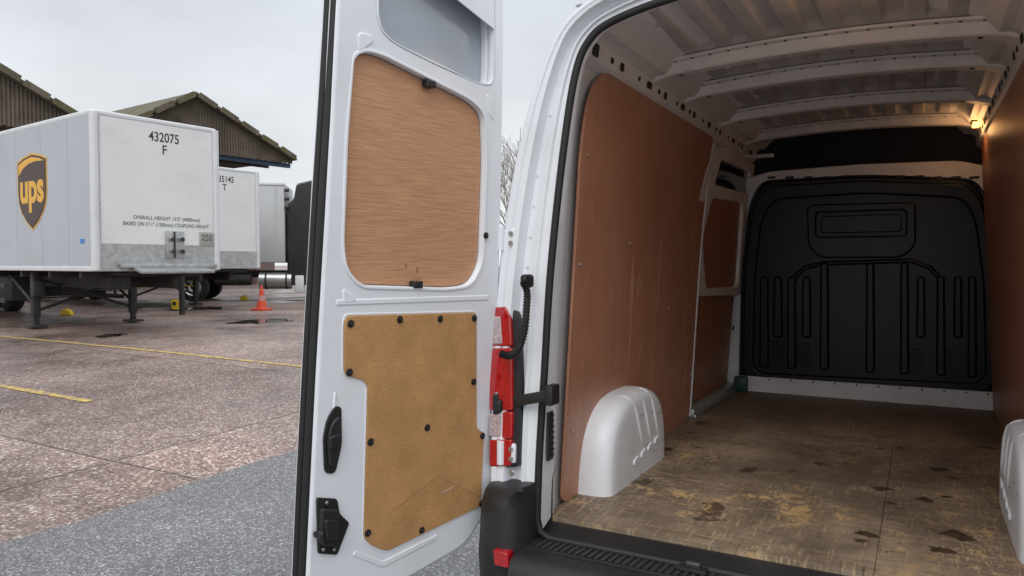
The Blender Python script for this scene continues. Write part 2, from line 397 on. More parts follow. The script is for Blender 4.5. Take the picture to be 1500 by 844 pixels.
for i in range(9):
    u = random.uniform(3.3, 4.6); v = random.uniform(.02, .9)
    slab("ply_streak", LW, [(u, v), (u+.0015, v), (u+.003, v+random.uniform(.15, .5)), (u+.001, v+.15)], .0121, .0126, SCR, van)
for px, py, l in ((868, 385, .02), (945, 215, .012), (900, 330, .012)):
    u, v = LW.uv(px, py); slab("ply_mark", LW, rnd([(u, v), (u+.015, v+.01), (u+.02, v+l*2), (u+.005, v+l)], .01), .0121, .0127, PLY_D, van)
# sliding side door seen from inside
SD = Pl((-1.352, 0, .5), (0, 1, 0), (.075, 0, 1))
slab("sliding_door_ply", SD, [(4.70, .03), (5.98, .03), (5.98, .80), (4.70, .80)], -.008, .006, PLY_D, van)
so_ = rnd(SD.L([(1046, 214), (1075, 222), (1100, 240), (1103, 262), (1086, 432), (1014, 434), (1004, 380), (1010, 310), (1030, 240)]), .09)
hw = rnd(SD.L([(1050, 234), (1094, 252), (1090, 284), (1040, 270)]), .04)
hp = rnd(SD.L([(1036, 290), (1083, 297), (1075, 420), (1027, 422), (1022, 350)]), .08)
slab("sliding_door_skin", SD, [(4.68, .02), (6.02, .02), (6.02, 1.86), (4.68, 1.86)], -.022, -.006, WHITE_IN, van)
slab("sliding_door_frame", SD, so_, -.006, .034, WHITE_IN, van, holes=[hw, hp], bev=.010)
slab("sliding_door_window", SD, hw, -.005, .006, DGLASS, van)
slab("sliding_door_upper_ply", SD, hp, -.005, .008, PLY_D, van)
for px, py in ((1074, 358), (1068, 440), (1070, 480)):
    u, v = SD.uv(px, py); disc("clip", SD, u, v, .02, .02, BLACKP, van, 8)
gut = crom([Vector((a, b, 0)) for a, b in [(4.72, .02), (4.72, .6), (4.73, 1.05), (4.755, 1.3), (4.79, 1.5), (4.84, 1.67), (4.9, 1.79)]], 4)
tube("sliding_door_gutter", [LW.pt(p.x, p.y, .004) for p in gut], .013, WHITE_IN, van)
box("side_step", (-1.30, 5.35, .53), (.07, 1.25, .06), GREYM, van, bev=.008)
box("side_step_lip", (-1.262, 5.35, .512), (.02, 1.25, .024), STEEL, van, bev=.004)
box("anchor_block", (-1.22, 5.93, .56), (.1, .07, .12), GREEN, van, bev=.015)
tube("sliding_door_handle_bar", [(-1.16, 5.7, 2.31), (-1.08, 5.62, 2.285), (-.93, 5.5, 2.27)], .014, WHITE_IN, van)  # whitish handle bar on the inside of the sliding door
# floor
def floor_mat():
    m = bpy.data.materials.new("worn_floor_ply"); m.use_nodes = True; nt = m.node_tree; N = nt.nodes; Lk = nt.links
    b = N["Principled BSDF"]; tc = N.new("ShaderNodeTexCoord")
    def noise(s, st=(1, 1, 1), d=7, r=.65, off=0):
        mp = N.new("ShaderNodeMapping"); mp.inputs["Scale"].default_value = st; mp.inputs["Location"].default_value = (off, off, 0); Lk.new(tc.outputs["Object"], mp.inputs[0])
        n = N.new("ShaderNodeTexNoise"); n.inputs["Scale"].default_value = s; n.inputs["Detail"].default_value = d; n.inputs["Roughness"].default_value = r
        Lk.new(mp.outputs[0], n.inputs["Vector"]); return n.outputs[0]
    def rng(src, a, c, lo=0, hi=1):
        r = N.new("ShaderNodeMapRange"); r.inputs[1].default_value = a; r.inputs[2].default_value = c; r.inputs[3].default_value = lo; r.inputs[4].default_value = hi
        Lk.new(src, r.inputs[0]); return r.outputs[0]
    def mix(f, a, c):
        x = N.new("ShaderNodeMix"); x.data_type = 'RGBA'; Lk.new(f, x.inputs[0])
        for i, q in ((6, a), (7, c)):
            if isinstance(q, tuple): x.inputs[i].default_value = (*q, 1)
            else: Lk.new(q, x.inputs[i])
        return x.outputs[2]
    def mul(a, c):
        x = N.new("ShaderNodeMath"); x.operation = 'MULTIPLY'; Lk.new(a, x.inputs[0]); Lk.new(c, x.inputs[1]); return x.outputs[0]
    sp = N.new("ShaderNodeSeparateXYZ"); Lk.new(tc.outputs["Object"], sp.inputs[0])
    col = mix(rng(noise(2.2, (1, .6, 1), d=9, r=.7), .38, .62), (.135, .098, .066), (.36, .275, .185))
    col = mix(rng(noise(5, (.5, 16, 1)), .45, .7, 0, .65), col, (.11, .076, .05))
    col = mix(rng(noise(70, (.12, 1.6, 1), off=4), .45, .7, 0, .5), col, (.44, .35, .25))
    # pale yellow wear where the surface has gone through, mostly rear half
    wear = mul(rng(noise(7, (1, .8, 1), d=9, r=.8, off=7), .53, .56), rng(sp.outputs[1], 4.7, 3.6, 0, 1))
    wear = mul(wear, rng(noise(1.7, off=2.4), .46, .53))
    col = mix(wear, col, (.56, .375, .17))
    for k, st in ((11, (14, .8, 1)), (31, (1.0, 13, 1)), (52, (9, 3.5, 1))):
        s_ = mul(rng(noise(7, st, off=k), .58, .62), rng(noise(1.5, off=5+k), .42, .55))
        col = mix(s_, col, (.50, .37, .21))
    dk = mul(rng(noise(6, (12, .9, 1), off=63), .60, .64), rng(noise(1.4, off=70), .44, .56, 0, .8))
    col = mix(dk, col, (.07, .05, .035))
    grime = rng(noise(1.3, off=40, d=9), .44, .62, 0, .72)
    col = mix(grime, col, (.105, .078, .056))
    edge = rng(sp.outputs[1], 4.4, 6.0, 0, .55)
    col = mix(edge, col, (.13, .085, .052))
    stain = rng(noise(4.4, (1, .9, 1), d=6, r=.55, off=21.3), .645, .675)
    col = mix(mul(stain, rng(noise(50, off=3), .3, .6, .5, .9)), col, (.045, .028, .018))
    Lk.new(col, b.inputs["Base Color"]); b.inputs["Roughness"].default_value = .55; b.inputs["Specular IOR Level"].default_value = .35
    bp = N.new("ShaderNodeBump"); bp.inputs["Strength"].default_value = .35; bp.inputs["Distance"].default_value = .004
    Lk.new(noise(30, (1, 6, 1)), bp.inputs["Height"]); Lk.new(bp.outputs[0], b.inputs["Normal"])
    return m
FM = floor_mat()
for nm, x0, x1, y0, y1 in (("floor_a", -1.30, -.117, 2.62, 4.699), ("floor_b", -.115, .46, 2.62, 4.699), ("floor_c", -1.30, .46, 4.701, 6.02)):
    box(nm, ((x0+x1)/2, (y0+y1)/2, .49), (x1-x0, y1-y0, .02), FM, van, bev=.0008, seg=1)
    # texture coordinates are world-like because vertices carry the position
box("floor_substrate", (XC, 4.35, .45), (1.74, 3.46, .055), DARKM, van)
STAIN = M("oil_stain", (.065, .041, .027), .4, var=.6, vs=24)
FL = Pl((0, 0, .5), (1, 0, 0), (0, 1, 0))
for px, py, r in ((1290, 716, .035), (1402, 784, .05), (1375, 688, .04), (1268, 782, .035), (1378, 806, .035), (1303, 737, .02), (1395, 700, .022), (978, 658, .03), (1440, 655, .035), (1355, 732, .03), (1385, 728, .02), (1260, 792, .02)):
    u, v = FL.uv(px, py); n = 60; ph = random.uniform(0, 6)
    slab("floor_stain", FL, [(u+1.1*r*(1+.3*math.sin(3*a+ph)+.15*math.sin(7*a+2*ph)+random.uniform(-.13, .13))*math.cos(a), v+r*(1+.3*math.sin(2*a+ph)+.15*math.sin(9*a)+random.uniform(-.13, .13))*math.sin(a)) for a in [2*math.pi*i/n for i in range(n)]], .0003, .0006, STAIN, van)
# wheel arches
for sgn, xw in ((1, -1.30), (-1, .46)):
    rows = []
    y0, y1, H = 2.93, 3.76, .40
    for d, kk in ((0.0, 1.0), (.07, 1.0), (.105, .99), (.13, .965), (.146, .93), (.153, .88), (.155, .78), (.156, .45), (.156, 0.02)):
        ln = []
        for j in range(33):
            th = math.pi*j/32
            ex = .66
            cx = math.copysign(abs(math.cos(th))**ex, math.cos(th)); sz = abs(math.sin(th))**ex
            yy = (y0+y1)/2 - (y1-y0)/2*cx*kk
            zz = .5+H*sz*kk
            ln.append(Vector((xw+sgn*d, yy, zz)))
        rows.append(ln)
    grid("wheel_arch", rows, WHITE, van, ang=50)
    PA = Pl((xw+sgn*.156, 0, .5), (0, sgn, 0), (0, 0, 1))
    for q, yq in enumerate((3.24, 3.36, 3.48)):
        path = [(xw+sgn*.154, yq+.12, .64), (xw+sgn*.155, yq+.075, .72), (xw+sgn*.1535, yq+.035, .80), (xw+sgn*.146, yq+.01, .85), (xw+sgn*.125, yq-.01, .880), (xw+sgn*.085, yq-.02, .893)]
        tube("arch_bead", crom(path, 4), [.002, .005]+[.0085]*17+[.005, .002], WHITE, van, n=8)
    for q in range(4):
        yq = 3.26+.1*q; zq = .07+.012*q
        slab("arch_tab", PA, rnd([(yq*sgn-.03, zq), (yq*sgn+.03, zq+.012*sgn), (yq*sgn+.03, zq+.025+.012*sgn), (yq*sgn-.03, zq+.025)], .01), -.002, .007, WHITE, van, bev=.003)
    for q in range(7):
        yq = random.uniform(3.0, 3.6); zq = random.uniform(.06, .3)
        slab("arch_scuff", PA, [(yq*sgn, zq), (yq*sgn+.05, zq+.004), (yq*sgn+.05, zq+.007), (yq*sgn, zq+.004)], .0002, .0008, GREYM, van)
# bulkhead
BK = Pl((0, 6.03, 0), (1, 0, 0), (0, 0, 1))
bo = rnd(BK.L([(1083, 556), (1086, 400), (1098, 300), (1120, 266), (1270, 258), (1425, 264), (1447, 300), (1461, 420), (1463, 580)]), .12)
slab("bulkhead_panel", BK, bo, -.05, 0, BULK, van, bev=.015)
def bslab(n, pts, w0, w1, mat=BULK, r=.03, b=.008, pl=BK): slab(n, pl, rnd(pl.L(pts), r), w0, w1, mat, van, bev=b)
def bring(n, o, i, w0, w1, r1=.05, r2=.04, b=.01): slab(n, BK, rnd(BK.L(o), r1), w0, w1, BULK, van, holes=[rnd(BK.L(i), r2)], bev=b)
bring("bulkhead_outer_ring", [(1088, 556), (1091, 400), (1103, 303), (1124, 272), (1270, 264), (1421, 270), (1442, 303), (1456, 420), (1458, 576)],
      [(1104, 545), (1107, 405), (1116, 325), (1133, 293), (1270, 284), (1411, 291), (1428, 325), (1440, 420), (1443, 562)], -.005, .035, .12, .1, .015)
bring("bulkhead_window_surround", [(1182, 300), (1342, 296), (1342, 360), (1322, 378), (1200, 378), (1184, 360)], [(1196, 312), (1327, 308), (1327, 345), (1196, 347)], -.005, .03, .06, .03, .012)
bslab("bulkhead_window_blank", [(1202, 317), (1321, 313), (1321, 340), (1202, 342)], -.005, .012)
xs = [1120, 1140, 1160, 1182, 1208, 1234, 1275, 1301, 1325, 1349, 1378, 1403, 1424]
for i, x in enumerate(xs):
    top = 385 if 1190 < x < 1340 else 405
    bot = 538+(x-1120)*.05
    if x in (1140, 1182, 1349, 1403): bot = 495
    if i % 2 == 0 or x in (1140, 1182, 1349, 1403): bslab("bulkhead_rib", [(x-6, top), (x+6, top), (x+7, bot), (x-7, bot)], -.005, .034, r=.03, b=.014)
tube("bulkhead_arc", [BK.pt(*BK.uv(a, b), .004) for a, b in ((1160, 420), (1168, 402), (1180, 392), (1205, 386), (1335, 382), (1362, 392), (1374, 404), (1380, 420))], .018, BULK, van)
for x, y in ((1140, 515), (1177, 517), (1342, 525), (1386, 529)):
    for q in range(6):
        yy = y-15+q*6
        bslab("vent_slot", [(x-10, yy), (x+10, yy+.6), (x+10, yy+3.4), (x-10, yy+2.8)], .0, .014, BULK, r=.006, b=.003)
bslab("kick_plate", [(1082, 549), (1464, 574), (1464, 604), (1082, 573)], .03, .045, WHITE_IN, r=.005, b=.003)
for i in range(12):
    u, v = BK.uv(1095+i*32, 553+i*2.15, .03); disc("kick_plate_bolt", BK, u, v, .007, .046, DARKM, van, 8)
# frame round bulkhead
fi = rnd(BK.L([(1078, 580), (1082, 400), (1094, 295), (1112, 262), (1270, 253), (1432, 259), (1452, 295), (1464, 420), (1467, 610)]), .12)
FBK = Pl((0, 6.06, 0), (1, 0, 0), (0, 0, 1))
slab("bulkhead_frame", FBK, rnd([(-1.36, .48), (-1.33, 1.6), (-1.25, 2.17), (-1.05, 2.225), (-.42, 2.24), (.22, 2.225), (.41, 2.17), (.49, 1.6), (.52, .48)], .05), -.03, .0, WHITE_IN, van, holes=[fi], bev=.008)
for i in range(9):
    u, v = FBK.uv(1458-(.6*(8-i)), 330+i*27); slab("frame_slot", FBK, rnd([(u-.012, v-.025), (u+.012, v-.025), (u+.012, v+.025), (u-.012, v+.025)], .008), .001, .005, RUBBER, van)
for i in range(12):
    u, v = FBK.uv(1130+i*27, 262-(3.5 if 3 < i < 9 else 2)); slab("frame_slot_top", FBK, rnd([(u-.03, v-.01), (u+.03, v-.01), (u+.03, v+.008), (u-.03, v+.008)], .006), .001, .004, DARKM, van)
NAVY = M("headliner_dark", (.008, .011, .022), .8)
box("cab_headliner", (XC, 6.2, 2.33), (1.75, .02, .40), NAVY, van)
# interior lamps
LAMP = emis("lamp_lens", (1, .40, .08), 6)
box("lamp", (.30, 5.66, 2.40), (.04, .10, .026), LAMP, van, bev=.006)
box("lamp_housing", (.30, 5.66, 2.419), (.06, .13, .014), BLACKP, van, bev=.004)
for nm, loc, e in (("interior_lamp_light", (.26, 5.60, 2.35), .9), ("header_lamp_light", (-.22, 2.88, 2.40), 1.2)):
    l = bpy.data.lights.new(nm, 'POINT'); l.energy = e; l.color = (1, .50, .2); l.shadow_soft_size = .04
    lo = link(bpy.data.objects.new(nm, l)); lo.location = loc; lo.parent = van
box("header_lamp", (-.22, 2.80, 2.462), (.06, .03, .015), LAMP, van, bev=.005)
# header lock striker
box("header_lock", (-.50, 2.56, 2.425), (.13, .06, .03), BLACKP, van, bev=.008)
box("header_lock_hook", (-.50, 2.54, 2.40), (.05, .03, .04), BLACKP, van, bev=.006)
for dx in (-.05, .05): box("striker_pin", (-.5+dx, 2.52, 2.40), (.012, .04, .03), STEEL, van, bev=.002)
# door seal round opening
sl = [Vector((v.x-.004, 2.488+.035*(v.y-.5), v.y)) for v in FI]
zb = .462
sl = [v for v in sl if v.z > .5]
path = [Vector((sl[0].x+.05, 2.49, zb)), Vector((sl[0].x+.012, 2.489, zb+.02))]+sl+[Vector((sl[-1].x-.012, 2.489, zb+.02)), Vector((sl[-1].x-.05, 2.49, zb))]
tube("door_seal", path, .0145, RUBBER, van, closed=True)
# vent in pillar
box("pillar_vent", (-1.246, 2.562, .835), (.012, .05, .19), BLACKP, van, bev=.006)
for q in range(8): box("pillar_vent_slat", (-1.239, 2.562, .76+q*.022), (.004, .04, .006), RUBBER, van)
for i in range(14):
    Z = .8+i*.115
    a = None
    for p, q in zip(FO, FI):
        if p.y > Z and p.x < XC:
            a = (p.x+(q.x-p.x)*.55, Z); break
    if a: c = Vector((a[0], 2.487+.035*(Z-.5), Z)); tube("spot_weld", [c, c-Vector((0, .004, 0))], .006, WHITE_IN, van, n=8)
# tail light
RF = Pl((0, 2.44, 0), (1, 0, 0), (0, .035, 1))
def tl(n, pts, m, w1=.03, r=.01): slab(n, RF, rnd(RF.L(pts), r), -.03, w1, m, van, bev=.006)
tl("tail_light_base", [(720, 449), (750, 447), (760, 462), (764, 560), (762, 683), (720, 686)], BLACKP, .014, .02)
tl("tail_light_top", [(722, 450), (747, 449), (753, 464), (755, 507), (722, 507)], RED, .03)
tl("tail_light_reverse", [(722, 464), (739, 463), (742, 504), (722, 504)], CLEAR, .034)
tl("tail_light_mid", [(722, 509), (755, 509), (756, 600), (722, 600)], RED, .03)
tl("tail_light_indicator", [(722, 604), (740, 604), (739, 638), (722, 638)], CLEAR, .032)
tl("tail_light_low", [(722, 642), (755, 642), (753, 681), (722, 682)], RED, .03)
tl("tail_light_edge", [(741, 602), (756, 602), (755, 641), (740, 641)], RED, .03)
for px, py in ((735, 695), (752, 692)):
    u, v = RF.uv(px, py); disc("fixing", RF, u, v, .012, .01, STEEL, van, 10)
# hinges
for Z in (.78, 1.60):
    c = RF.pt(RF.uv(744, 387-(Z-1.5)/2.86*FPX)[0], Z, 0)
    box("hinge_leaf", c+Vector((.02, -.014, 0)), (.05, .024, .075), WHITE, van, bev=.008)
    tube("hinge_pin", [c+Vector((-.015, -.03, -.045)), c+Vector((-.015, -.03, .045))], .015, WHITE, van)
    for q in (-.018, .018): tube("hinge_bolt", [c+Vector((.03, -.02, q)), c+Vector((.03, -.036, q))], .009, STEEL, van, n=6)
# wiring gaiter
PG = Pl((0, 2.40, 0), (1, 0, 0), (0, 0, 1))
gp = crom([PG.pt(*PG.uv(a, b), 0) for a, b in ((766, 412), (772, 428), (771, 455), (768, 485), (760, 510), (747, 521), (733, 518))], 12)
tube("wiring_gaiter", gp, [(.0155 if i % 2 else .0105) for i in range(len(gp))], RUBBER, van, n=12, ang=80)
box("gaiter_base", gp[0]+Vector((0.002, .03, .0)), (.03, .07, .05), RUBBER, van, bev=.012)
# bumper
brow = []
for X in (-1.275, .435):
    brow.append([Vector((X, y, z)) for y, z in ((2.64, .40), (2.635, .478), (2.60, .482), (2.55, .458), (2.34, .452), (2.30, .44), (2.275, .40), (2.26, .28), (2.27, .16), (2.45, .13))])
grid("bumper_step", brow, BLACKP, van, ang=50)
vs = []; fs = []
for i in range(64):
    x = -1.23+i*.026; b0 = len(vs)
    for zz in (.4545, .4615):
        for dx, dy in ((0, 2.40), (.013, 2.40), (.022, 2.50), (.009, 2.50)): vs.append((x+dx, dy, zz))
    fs += [(b0+4, b0+5, b0+6, b0+7)]+[(b0+k, b0+(k+1) % 4, b0+4+(k+1) % 4, b0+4+k) for k in range(4)]
mesh("step_tread", vs, fs, M("tread_grey", (.035, .035, .037), .5), van)
for yy in (2.385, 2.515): box("tread_rail", (XC, yy, .456), (1.66, .01, .012), BLACKP, van, bev=.003)
for sgn in (1, -1):
    def mx(x): return x if sgn > 0 else 2*XC-x
    rws = []
    for z, off in ((.14, .02), (.2, .0), (.42, -.008), (.50, -.004), (.60, .0), (.65, .010), (.665, .026), (.668, .05)):
        pr = [(-1.262, 2.62), (-1.264, 2.42), (-1.275, 2.35), (-1.31, 2.32), (-1.39, 2.33), (-1.435, 2.36), (-1.462, 2.43), (-1.472, 2.55), (-1.475, 3.0)]
        rws.append([Vector((mx(x+(off if x < -1.3 else -off*.3)), y+off, z)) for x, y in pr])
    grid("bumper_corner", rws, BLACKP, van, ang=50)
    mesh("bumper_corner_cap", rws[-1], [tuple(range(len(rws[-1])))], BLACKP, van)
PB = Pl((0, 2.305, 0), (1, 0, 0), (0, 0, 1))
slab("bumper_reflector", PB, rnd(PB.L([(725, 803), (746, 809), (748, 831), (727, 826)]), .006), -.03, .016, RED, van, bev=.004)
SDK = M("striker_dark", (.12, .12, .12), .4, metal=.7)
box("sill_striker_base", (-.66, 2.47, .466), (.10, .06, .014), BLACKP, van, bev=.004)
box("sill_striker", (-.66, 2.47, .480), (.05, .02, .02), SDK, van, bev=.006)
# ---- left rear door
DR = Pl((-1.42, 2.45, 1.5), (.211, .9775, 0), (.06*.9775, -.06*.211, 1))
door_out = rnd(DR.L([(500, -110), (520, -130), (715, -95), (738, -70), (739, 60), (735, 300), (730, 500), (727, 690), (718, 745), (682, 800), (610, 842), (540, 880), (446, 925), (449, 844), (463, 560), (478, 300)]), .05)
h_top = rnd(DR.L([(556, -80), (722, -60), (723, 60), (722, 124), (700, 121), (640, 92), (580, 63), (562, 47), (555, 25), (555, -20)]), .04)
h_up = rnd(DR.L([(519, 84), (536, 76), (560, 82), (690, 148), (709, 168), (711, 240), (706, 385), (690, 417), (660, 422), (530, 418), (509, 395), (504, 360), (510, 200)]), .05, 5)
slab("rear_door_inner", DR, door_out, -.034, 0, WHITE, van, holes=[h_top, h_up], bev=.013)
slab("rear_door_outer", DR, door_out, -.072, -.034, WHITE, van, holes=[h_top], bev=.01)
slab("rear_door_skin", DR, door_out, -.085, -.072, WHITE, van, bev=.004)
slab("door_window_blank", DR, h_top, -.0715, -.066, BLANK, van)
def inset(poly, d):
    c = sum((Vector(p) for p in poly), Vector((0, 0)))/len(poly)
    return [tuple(Vector(p)+(Vector(p)-c).normalized()*d) for p in poly]
slab("door_upper_ply", DR, inset(h_up, -.004), -.0335, -.022, PLY_H, van)
slab("upper_recess_lip", DR, inset(h_up, .013), -.003, .004, WHITE, van, holes=[inset(h_up, .001)], bev=.003)
slab("top_recess_lip", DR, inset(h_top, .008), -.003, .003, WHITE, van, holes=[inset(h_top, .001)], bev=.0025)
def pad(pts, h=.005, r=.02): slab("door_pressing", DR, rnd(DR.L(pts), r), -.004, h, WHITE, van, bev=.004)
pad([(524, 46), (545, 52), (547, 62), (524, 78)], .004)
pad([(501, 420), (521, 436), (521, 442), (503, 446)], .004)
pad([(712, 136), (722, 146), (724, 180), (716, 168)], .003)
pad([(492, 439), (716, 432), (716, 440), (492, 448)], .002, .012)
pad([(484, 640), (489, 575), (493, 575), (489, 642)], .003, .008)
pad([(520, 806), (560, 822), (640, 782), (640, 790), (560, 832), (516, 814)], .002, .01)
lower = DR.L([(507, 463), (697, 458), (697, 628), (708, 634), (703, 741), (566, 807), (546, 800), (532, 788), (538, 566), (530, 556), (503, 550), (503, 475)])
slab("lower_recess_lip", DR, rnd(inset(lower, .010), .03), -.004, .002, WHITE, van, holes=[rnd(inset(lower, .002), .02)], bev=.0018)
slab("door_lower_board", DR, rnd(lower, .02), -.002, .005, HARDB, van, bev=.0015)
for px, py in [(512, 474), (584, 468), (643, 467), (693, 466), (510, 545), (692, 559), (541, 647), (624, 626), (705, 638), (537, 780), (616, 776), (703, 737), (710, 345)]:
    u, v = DR.uv(px, py); disc("trim_clip", DR, u, v, .0125, .004, RUBBER, van)
    disc("trim_clip_pin", DR, u, v, .0055, .010, BLACKP, van, 8)
for px, py in [(630, 123), (611, 417)]:
    u, v = DR.uv(px, py); slab("square_clip", DR, rnd([(u-.02, v-.012), (u+.02, v-.012), (u+.02, v+.012), (u-.02, v+.012)], .004), -.02, .010, BLACKP, van, bev=.004)
WM = M("worn_mark", (.62, .55, .48), .6, var=.3, vs=50)
u, v = DR.uv(655, 716); slab("board_scuff", DR, [(u-.04, v-.004), (u, v-.001), (u+.05, v+.006), (u+.03, v+.001), (u-.02, v-.007)], .0052, .0055, WM, van)
DK = M("dark_scuff", (.37, .19, .08), .6, var=.15, vs=60)
for a, b, c, d in ((575, 748, 640, 698), (640, 698, 700, 728)):
    p, q = DR.uv(a, b), DR.uv(c, d)
    slab("board_crease", DR, [p, q, (q[0], q[1]+.003), (p[0], p[1]+.004)], .0052, .0054, DK, van)
for i in range(22):
    u, v = DR.uv(random.uniform(545, 690), random.uniform(480, 740)); l = random.uniform(.005, .035); a = random.uniform(-1, 1)
    slab("board_scratch", DR, [(u, v), (u+l*math.cos(a), v+l*math.sin(a)), (u+l*math.cos(a), v+l*math.sin(a)+.001), (u, v+.0015)], .0051, .0053, DK if i % 2 else SCR, van)
for i in range(26):
    u, v = DR.uv(random.uniform(530, 690), random.uniform(160, 410)); l = random.uniform(.005, .05); a = random.uniform(-.5, .5)
    slab("ply_scratch", DR, [(u, v), (u+l*math.cos(a), v+l*math.sin(a)), (u+l*math.cos(a), v+l*math.sin(a)+.0008), (u, v+.0013)], -.0219, -.0216, DK if i % 2 else SCR, van)
for px, py in ((601, 390), (617, 396)):
    u, v = DR.uv(px, py); slab("ply_stain", DR, rnd([(u-.005, v-.010), (u+.005, v-.010), (u+.006, v+.010), (u-.004, v+.008)], .01), -.0219, -.0215, DK, van)
# free-edge seal
es = [DR.pt(*DR.uv(a, b, -.02), -.02) for a, b in ((495, -125), (491, 0), (482, 150), (472, 300), (462, 470), (455, 600), (448, 740), (443, 850), (440, 930))]
es2 = crom(es, 4)
tube("door_edge_seal", es2, .014, RUBBER, van, n=10)
tube("door_edge_seal_outer", [p+DR.N*-.033 for p in es2], .014, RUBBER, van, n=10)
# handle recess and latch
def dsl(n, pts, w0, w1, m, r=.01, b=.004): slab(n, DR, rnd(DR.L(pts), r), w0, w1, m, van, bev=b)
dsl("inner_release", [(472, 640), (478, 612), (490, 594), (499, 596), (500, 650), (490, 694), (474, 693)], 0, .006, RUBBER, .02)
dsl("inner_release_lever", [(476, 640), (482, 618), (494, 606), (497, 640), (488, 682), (478, 682)], .006, .018, BLACKP, .02, .006)
dsl("inner_release_grip", [(476, 637), (494, 633), (494, 652), (476, 658)], .014, .028, BLACKP, .012, .006)
dsl("latch_plate", [(462, 728), (492, 730), (496, 752), (510, 765), (492, 812), (464, 810)], 0, .01, RUBBER, .01)
dsl("latch_body", [(464, 742), (490, 744), (490, 798), (464, 796)], .008, .030, BLACKP, .01, .006)
dsl("latch_cover", [(466, 756), (486, 757), (484, 786), (467, 786)], .026, .042, BLACKP, .01, .006)
p0 = DR.pt(*DR.uv(464, 778), .02)
tube("latch_lever", [p0+DR.U*.02, p0-DR.U*.02], .010, BLACKP, van)
tube("latch_pin", [p0-DR.U*.005+DR.N*.012, p0-DR.U*.018+DR.N*.012], .012, DARKM, van)
for px, py in ((475, 735), (486, 803), (470, 803)):
    u, v = DR.uv(px, py); disc("latch_screw", DR, u, v, .006, .011, STEEL, van, 8)
# check strap
PS = Pl((0, 2.47, 0), (1, 0, 0), (0, 0, 1))
a = PS.pt(*PS.uv(812, 577), .03); b = DR.pt(*DR.uv(722, 590), .03)
mid = (a+b)/2; dd = (b-a); ax = Matrix((dd.normalized(), Vector((0, 0, 1)).cross(dd.normalized()), Vector((0, 0, 1)))).transposed()
box("check_strap", mid, (dd.length, .012, .042), BLACKP, van, bev=.004, ax=ax)
box("check_strap_bracket", a+Vector((0, .01, 0)), (.035, .07, .075), BLACKP, van, bev=.008)
box("check_strap_door_bracket", b, (.03, .05, .085), BLACKP, van, bev=.008, ax=ax)
box("check_strap_knob", b+DR.N*.02+DR.U*-.02, (.03, .03, .05), BLACKP, van, bev=.01)
tube("check_strap_pivot", [b+Vector((.0, -.01, -.05)), b+Vector((0, -.01, .05))], .011, STEEL, van)
# right rear door, folded back out of the photo
box("rear_door_offside", (.70, 2.0, 1.5), (.06, .8, 2.0), WHITE, van, bev=.02, ax=Matrix.Rotation(math.radians(12), 3, 'Z'))

